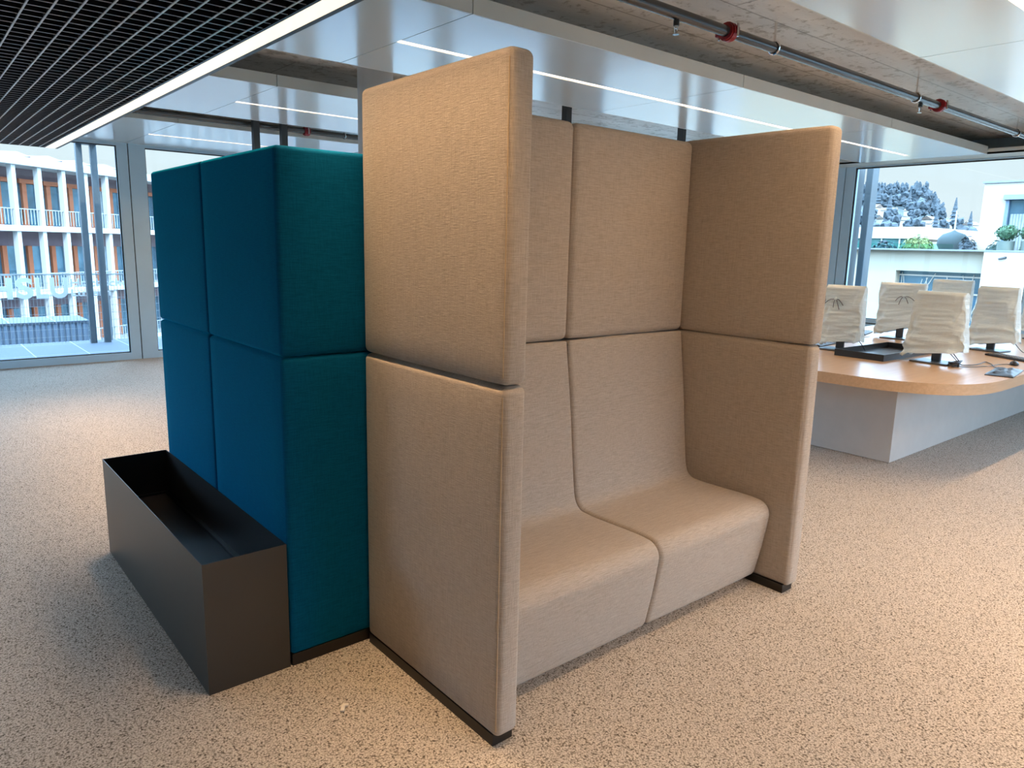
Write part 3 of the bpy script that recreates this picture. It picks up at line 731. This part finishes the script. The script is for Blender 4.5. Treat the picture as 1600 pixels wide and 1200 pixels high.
ext_post2('right one of the two steel posts outside the right window', 10.0, 3.61)
struct('balcony_slab', MB().box(XR + 0.25, 10.4, -6, 8, -0.6, -0.2), 'terrace')
bx = thing('corrugated_unit', 'grey corrugated metal unit coloured shade blue beyond the terrace railing', 'roof unit', (0, 12.4, 0))
m = MB(); x = -4.0
while x < 1.09:
    m.box(x, min(x + 0.05, 1.1), 0.0, 0.02, -1.0, 0.16); x += 0.085
m.build('corrugated_front', 'corr', bx); MB().box(-4.0, 1.1, 0.02, 1.0, -1.0, 0.155).build('casing', 'corr', bx); MB().box(-4.02, 1.12, -0.01, 1.02, 0.16, 0.19).build('lid', 'terrace', bx)  # lid coloured darker than the casing to offset sky light on top
struct('lower_roof', MB().box(-30, 9, 11.28, 16, -1.3, -1.0), 'terrace')

# ------------------------------------------------------------------ opposite building (left window)
fb = thing('opposite_building', 'long building with white columns and orange window frames across the terrace', 'building', (-1.3301, 40.3857, 0), math.atan2(0.61558711, 0.78806885))
# local x runs along the front, local y goes away from us
SX0, SX1, ST = -22.0, 60.0, 1.6
levels = [1.74, -1.62, -4.98]; roof = 5.08
SB = 1.5     # depth of the galleries
MB().box(SX0, SX1, SB + 0.25, 14, -8, 5.2).build('core', 'mauve', fb)
MB().box(SX0 - 0.3, SX1, -0.25, 14.5, roof, roof + 0.42).build('roof_slab', 'facade_white', fb)
for z in levels: MB().box(SX0 - 0.3, SX1, -0.2, SB + 0.3, z, z + 0.30).build('gallery_slab', 'facade_white', fb)
n = int((SX1 - SX0) / ST)
cm = {}
for li, (z0, z1) in enumerate(((2.04, roof), (-1.32, 1.74), (-4.68, -1.62))):
    for k in range(n):
        s0 = 6.47 - 14 * ST + k * ST
        vis = 3.5 < s0 < 32
        if not vis: continue
        MB().box(s0 - 0.12, s0 + 0.12, -0.12, 0.18, z0, z1).build('column', 'facade_white', fb)
        # window bay set back behind the gallery
        so = s0 + 0.62
        MB().box(so - 0.14, so + 0.14, SB + 0.05, SB + 0.22, z0, z1 - 0.78).build('window_frame', 'orange', fb)
        if li == 0: MB().box(so - 0.28, so + 0.98, SB + 0.04, SB + 0.2, z1 - 0.78, z1 - 0.55).build('lintel', 'orange', fb)
        MB().box(so + 0.14, so + ST - 0.14, SB + 0.2, SB + 0.25, z0, z1 - 0.80).build('window_glass', 'facade_glass', fb)
        MB().box(so + 0.80, so + 0.86, SB + 0.12, SB + 0.2, z0, z1 - 0.80).build('mullion', 'wire', fb)
for li, z0 in enumerate((2.04, -1.32, -4.68)):
    m = MB(); s0 = 2.0
    while s0 < 34: m.box(s0 - 0.013, s0 + 0.013, -0.03, 0.0, z0 + 0.05, z0 + 0.85); s0 += 0.20
    m.box(2.0, 34, -0.04, 0.01, z0 + 0.82, z0 + 0.86); m.build('balustrade', 'wire', fb)
for k in range(5):
    s0 = 4.9 + k * 2.15
    m = MB().box(0, 1.9, 0, 0.06, 0, 0.9); o_ = m.build('solar_panel', 'solar', fb); o_.location = (s0, 1.2, roof + 0.45); o_.rotation_euler = (math.radians(-72), math.radians(-6), 0)

# ------------------------------------------------------------------ white building beyond the right window
wb = thing('terrace_building', 'cream building with terrace parapet across from the right window', 'building')
y_l, y_r = 16.0, -6.0
f = MB(); f.box(25, 25.4, 9.38, y_l, -8, 1.75); f.box(25, 25.4, 6.66, 9.38, 1.07, 1.75); f.box(25, 25.4, 6.66, 9.38, -8, -1.2)
f.build('parapet_wall', 'render', wb)
MB().box(24.7, 25.4, y_r, 6.69, -8, 1.75).build('bay_wall', 'render_white', wb)
MB().box(24.68, 25.44, y_r, y_l, 1.75, 1.80).build('capping', 'capping', wb)
MB().box(25.36, 25.40, 6.66, 9.38, -1.2, 1.07).build('recess_glass', 'facade_glass', wb)
m = MB(); rnd = random.Random(5)
for k in range(46):
    y0 = 6.75 + rnd.random() * 2.55; a0 = rnd.uniform(-0.35, 0.35); z1 = rnd.uniform(0.2, 1.03); z0 = z1 - rnd.uniform(0.6, 1.4)
    m.cyl((25.34, y0, z0), (25.34, min(9.3, max(6.7, y0 + a0)), z1), 0.014, 5)
for z in (0.35, 0.9): m.box(25.31, 25.35, 6.66, 9.38, z, z + 0.05)
m.build('reflected_lines', 'render_white', wb)  # pale reflected lines, built as rods in front of the glass
struct('roof_terrace', MB().box(25.45, 34, y_r, y_l, 0.6, 0.9), 'terrace')
t2 = thing('penthouse', 'white penthouse block with wide curtained window above the parapet', 'building')
f = MB(); X2 = 27.2
f.box(X2, 34, 7.05, 7.75, 0.9, 4.02); f.box(X2, 34, -6, 7.05, 3.62, 4.02)
f.build('wall', 'render_white', t2)
MB().box(X2 - 0.06, 34, -6, 7.80, 4.02, 4.08).build('capping', 'capping', t2)
MB().box(X2 + 0.1, X2 + 0.12, -6, 6.95, 0.9, 3.5).build('window_pane', 'facade_glass', t2)
m = MB(); y = 6.85
while y > 4.0:
    m.cyl((X2 + 0.085, y, 0.95), (X2 + 0.085, y, 3.0), 0.05, 8); y -= 0.085
m.build('curtain', 'curtain', t2)
MB().box(X2 - 0.15, X2 + 0.1, -6, 7.10, 3.46, 3.62).build('blind_box', 'capping', t2); MB().box(X2 - 0.02, X2 + 0.1, 6.95, 7.05, 0.9, 3.46).build('window_frame', 'orange' if False else 'corr', t2)
def leafy(name, c, rad, nleaf, mat, parent, seed, size=0.06, core=True):
    """clump made of many small leaves round a core"""
    rnd = random.Random(seed); m = MB()
    if core: m.blob(c, [q * 0.78 for q in rad], 2, 0.12, rnd)
    for k in range(nleaf):
        d = Vector((rnd.gauss(0, 1), rnd.gauss(0, 1), rnd.gauss(0, 1))).normalized(); rr = rnd.uniform(0.72, 1.0)
        p = Vector((c[0] + d.x * rad[0] * rr, c[1] + d.y * rad[1] * rr, c[2] + d.z * rad[2] * rr))
        u = Vector((rnd.gauss(0, 1), rnd.gauss(0, 1), rnd.gauss(0, 1))).normalized(); w_ = u.cross(d)
        if w_.length < 1e-3: continue
        w_.normalize(); s1 = size * rnd.uniform(0.6, 1.3)
        q = [m.bm.verts.new(p - w_ * s1), m.bm.verts.new(p + u * s1 * 0.45), m.bm.verts.new(p + w_ * s1), m.bm.verts.new(p - u * s1 * 0.45)]
        m.bm.faces.new(q)
    return m.build(name, mat, parent)
def topiary(label, x, y, seed):
    t = thing('potted_topiary', label, 'potted plant', (x, y, 0.9), 0, 'clipped plants in tall pale pots')
    MB().lathe([(0.19, 0), (0.21, 0.3), (0.24, 1.18), (0.25, 1.2), (0.22, 1.2), (0.21, 1.12)], seg=20).build('pot', 'pot', t, 40)
    MB().cyl((0, 0, 1.1), (0, 0, 1.35), 0.03, 8).build('stem', 'leafdark', t)
    leafy('foliage', (0, 0, 1.46), (0.34, 0.34, 0.26), 500, 'leaf', t, seed, 0.05)
topiary('clipped round plant in a tall pale pot left of the penthouse window', 26.0, 6.53, 1)
topiary('clipped round plant in a tall pale pot at the right photo edge', 26.0, 5.86, 2)
def shrub(label, x, y, z, rad, mat, seed, n_=350, size=0.07, group='shrubs on the roof terrace'):
    t = thing('terrace_shrub', label, 'shrub', (x, y, z), 0, group)
    leafy('foliage', (0, 0, rad[2]), rad, n_, mat, t, seed, size)
    MB().cyl((0, 0, 0), (0, 0, rad[2]), 0.03, 6).build('stem', 'leafdark', t)
shrub('low sparse shrub behind the parapet, left of the tall pale pot', 26.75, 7.0, 0.9, (0.25, 0.35, 0.62), 'leafdark', 3, 300)
shrub('low shrub between the two tall pale pots', 26.7, 6.2, 0.9, (0.2, 0.22, 0.58), 'leaf', 4, 250)
shrub('yellow green bush behind the parapet beside the closed parasol', 27.0, 9.6, 0.9, (0.5, 0.62, 0.72), 'leafyellow', 5, 700, 0.09)
shrub('blue green bush behind the parapet, left of the yellow one', 27.2, 10.85, 0.9, (0.4, 0.55, 0.60), 'leafblue', 6, 450, 0.09)
shrub('slim pale shrub behind the parapet, just left of the penthouse', 27.0, 7.95, 0.9, (0.3, 0.32, 0.7), 'leafblue', 7, 350, 0.08)
tr_ = thing('roof_tree', 'leafy roof tree in a dark tub at the top right photo corner', 'tree', (28.5, 6.15, 4.08))
MB().box(-0.35, 0.35, -0.35, 0.35, 0, 0.42).build('tub', 'post', tr_); MB().cyl((0, 0, 0.4), (0, 0, 1.0), 0.05, 8).build('trunk', 'leafdark', tr_)
leafy('foliage', (0, -0.15, 1.25), (0.7, 0.75, 0.62), 900, 'leaf', tr_, 8, 0.09, False)
pr = thing('closed_parasol', 'closed dark parasol on a pale pole on the roof terrace', 'parasol', (28.2, 8.85, 0.9))
MB().cyl((0, 0, 0), (0, 0, 2.3), 0.03, 10).build('pole', 'render_white', pr)
MB().lathe([(0.30, 0.3), (0.40, 0.85), (0.52, 1.1), (0.50, 1.3), (0.36, 1.46), (0.12, 1.55), (0.03, 1.6)], seg=18).build('canopy', 'parasol', pr, 50)
rg = thing('glass_balustrade', 'clear green glass balustrade along the roof terrace', 'balustrade')
for k in range(7): MB().box(25.60, 25.62, 7.9 + k * 1.1, 8.95 + k * 1.1, 0.9, 1.98).build('glass_panel', 'railglass', rg)
lamp = thing('wall_spotlight', 'small dark spotlight on the white wall below the parapet', 'light', (24.68, 6.10, 1.58))
MB().box(0.0, 0.03, -0.04, 0.04, -0.03, 0.03).build('bracket', 'post', lamp); MB().cyl((0, 0, 0), (-0.10, 0.14, -0.05), 0.035, 10).build('spot_head', 'post', lamp)
ob = thing('office_block', 'low white block with green glazing beyond the roof terrace', 'building')
MB().box(60, 75, 22.4, 60, 2.85, 3.75).box(60.3, 75, 22.4, 60, -8, 1.5).build('wall', 'render_white', ob)
MB().box(60.2, 60.4, 22.6, 60, 1.5, 2.85).build('glazing', 'greenglass', ob)
m = MB()
for k in range(14): m.box(60.1, 60.25, 22.6 + k * 1.4, 22.7 + k * 1.4, 1.5, 2.85)
m.build('mullions', 'render_white', ob)

# --- hillside with houses and trees
def hz_height(y, x):
    prof = [(60, 3), (85, 9), (97, 12.5), (104, 14), (111, 16), (118, 20.5), (128, 21.5), (140, 22), (170, 24), (260, 20)]
    z = prof[-1][1]
    for (a, za), (b, zb_) in zip(prof, prof[1:]):
        if y <= b:
            q = max(0, (y - a) / (b - a)); z = za + (zb_ - za) * (q * q * (3 - 2 * q)); break
    u = min(1, max(0, (x - 120) / 180.0)); return -6 + (z + 6) * (u ** 1.15)
m = MB(); nx_, ny_ = 40, 70; g = []
for i in range(nx_ + 1):
    row = []
    for j in range(ny_ + 1):
        xx = 118 + 192 * i / nx_; yy = 20 + 220 * j / ny_
        row.append(m.bm.verts.new((xx, yy * (0.45 + 0.55 * (xx - 118) / 182), hz_height(yy, xx) + 0.5 * math.sin(xx * 0.3) * math.sin(yy * 0.41))))
    g.append(row)
for i in range(nx_):
    for j in range(ny_): m.bm.faces.new((g[i][j], g[i + 1][j], g[i + 1][j + 1], g[i][j + 1]))
struct('hill', m, 'hill', None, 60)
def hill_pt(yy, xx): return (xx, yy * (0.45 + 0.55 * (xx - 118) / 182), hz_height(yy, xx))
rnd = random.Random(21)
house = thing('hillside_house', 'small pale gabled house among trees on the distant hillside', 'house', (0, 0, 0), 0, 'pale houses on the distant hillside')
MB().box(-2.5, 2.5, -3.6, 3.6, -2, 3.4).build('wall', 'render_white', house)
m = MB(); A = [m.bm.verts.new((x_, y_, z_)) for x_, y_, z_ in ((-2.9, -4, 3.4), (2.9, -4, 3.4), (0, -4, 5.2), (-2.9, 4, 3.4), (2.9, 4, 3.4), (0, 4, 5.2))]
for q in ((0, 1, 2), (5, 4, 3), (0, 2, 5, 3), (2, 1, 4, 5), (0, 3, 4, 1)): m.bm.faces.new([A[i] for i in q])
m.build('roof', 'roofred', house)
spots = [(yy_, xx_) for xx_ in (175, 205, 235, 262) for yy_ in (99, 106, 113, 120, 127, 134)]
for i, (yy_, xx_) in enumerate(spots):
    o_ = house if i == 0 else copy_tree(house)
    p_ = hill_pt(yy_ + rnd.uniform(-1, 1), xx_ + rnd.uniform(-8, 8)); k = rnd.uniform(0.45, 0.7)
    o_.location = p_; o_.rotation_euler = (0, 0, rnd.choice((0, PI / 2)) + rnd.uniform(-0.3, 0.3)); o_.scale = (k, k * rnd.uniform(0.8, 1.5), k)
tree = thing('hillside_tree', 'hazy bare-looking tree on the distant hillside', 'tree', (0, 0, 0), 0, 'trees on the distant hillside')
m = MB(); rr = random.Random(9)
for k in range(7): m.blob((rr.uniform(-1.6, 1.6), rr.uniform(-1.6, 1.6), 3.2 + rr.uniform(-1.2, 2.2)), (1.5, 1.5, 1.7), 2, 0.35, rr)
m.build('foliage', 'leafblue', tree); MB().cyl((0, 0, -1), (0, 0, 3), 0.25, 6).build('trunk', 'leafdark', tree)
fir = thing('hillside_fir', 'pointed blue green fir on the distant hillside', 'tree', (0, 0, 0), 0, 'firs on the distant hillside')
m = MB()
for k in range(6): m.cyl((0, 0, 1.0 + k * 1.25), (0, 0, 3.0 + k * 1.35), 1.9 - 0.27 * k, 10, 0.15)
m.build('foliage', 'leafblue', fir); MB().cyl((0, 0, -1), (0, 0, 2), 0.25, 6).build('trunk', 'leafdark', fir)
wood = MB(); rr = random.Random(31)
for i in range(30):
    yy_ = 111 + i * 1.15; px_, py_, pz_ = hill_pt(yy_, 298 + rr.uniform(-7, 3)); hh = rr.uniform(4.5, 8.0) * (0.75 if yy_ < 116 else 1.0)
    for k in range(6):
        q = k / 5; wood.blob((px_ + rr.uniform(-1, 1), py_ + rr.uniform(-1.2, 1.2), pz_ + 1.2 + q * hh * 0.8), (1.5 * (1.15 - 0.75 * q), 1.7 * (1.15 - 0.75 * q), 1.5), 2, 0.42, rr)
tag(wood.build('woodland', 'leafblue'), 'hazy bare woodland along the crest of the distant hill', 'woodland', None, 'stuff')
taken = [(o_.location.x, o_.location.y, 3.6) for o_ in bpy.data.objects if o_.name.startswith('hillside_house')]
n_f = 0
for yy_, xx_ in ((105, 278), (98.5, 255), (121, 272), (133, 280), (109, 238), (115, 262), (127, 252)):
    p_ = hill_pt(yy_, xx_)
    if any(math.hypot(p_[0] - a, p_[1] - b_) < c_ + 1.6 for a, b_, c_ in taken): continue
    taken.append((p_[0], p_[1], 1.6)); o_ = fir if n_f == 0 else copy_tree(fir); n_f += 1
    o_.location = p_; k = 0.8 if n_f > 1 else 1.0; o_.scale = (k, k, k)

n_t = 0
for i in range(400):
    p_ = hill_pt(rnd.uniform(96, 138), rnd.uniform(165, 285)); k = rnd.uniform(0.55, 0.95); r_ = 3.6 * k
    if any(math.hypot(p_[0] - a, p_[1] - b_) < c_ + r_ for a, b_, c_ in taken): continue
    taken.append((p_[0], p_[1], r_))
    o_ = tree if n_t == 0 else copy_tree(tree); n_t += 1
    o_.location = p_; o_.scale = (k, k, k); o_.rotation_euler = (0, 0, rnd.uniform(0, 6))
    if n_t >= 30: break
# ------------------------------------------------------------------ daylight
wd = bpy.data.worlds.new('World'); SC.world = wd; wd.use_nodes = True
nt = wd.node_tree; bg = nt.nodes['Background']
tc = N(nt, 'ShaderNodeTexCoord'); sp = N(nt, 'ShaderNodeSeparateXYZ'); nt.links.new(tc.outputs['Generated'], sp.inputs[0])
c = ramp(nt, sp.outputs['Z'], [(0.0, (0.076, 0.083, 0.087)), (0.13, (0.069, 0.080, 0.086)), (0.185, (0.46, 0.70, 1.0)), (0.6, (0.48, 0.72, 1.0))])
nt.links.new(c, bg.inputs['Color']); bg.inputs['Strength'].default_value = 12.0
sun = bpy.data.lights.new('Sun', 'SUN'); sun.energy = 3.0; sun.angle = math.radians(0.6); sun.color = (1.0, 0.95, 0.87)
so_ = bpy.data.objects.new('Sun', sun); COL.objects.link(so_)
el = math.radians(38); d = Vector((0.35 * math.cos(el), 0.937 * math.cos(el), -math.sin(el)))
so_.rotation_euler = d.to_track_quat('-Z', 'Y').to_euler()

# ------------------------------------------------------------------ camera
F_ = Vector((0.6329970302862067, 0.751409314923589, -0.1862761420442937))
R_ = Vector((0.7674073071638323, -0.640743001714203, 0.02311775650508909))
U_ = Vector((0.10198424, 0.15758314, 0.98222542))
cam = bpy.data.cameras.new('Camera'); cam.sensor_width = 36; cam.sensor_fit = 'HORIZONTAL'; cam.lens = 1142.036 / 1600 * 36
cam.clip_end = 2000
co_ = bpy.data.objects.new('Camera', cam); COL.objects.link(co_)
mw = Matrix((R_, U_, -F_)).transposed().to_4x4(); mw.translation = (-1.3301, -1.61427, 1.6)
co_.matrix_world = mw; SC.camera = co_

vs = SC.view_settings
SC.display_settings.display_device = 'sRGB'
vs.view_transform = 'Standard'; vs.look = 'None'; vs.gamma = 1; vs.use_curve_mapping = False; vs.exposure = 0.0
cy = SC.cycles
cy.use_denoising = True
try: cy.denoiser = 'OPENIMAGEDENOISE'
except Exception: pass
cy.max_bounces = 10; cy.diffuse_bounces = 5; cy.glossy_bounces = 4; cy.transparent_max_bounces = 12
cy.sample_clamp_indirect = 6.0; cy.caustics_reflective = False; cy.caustics_refractive = False
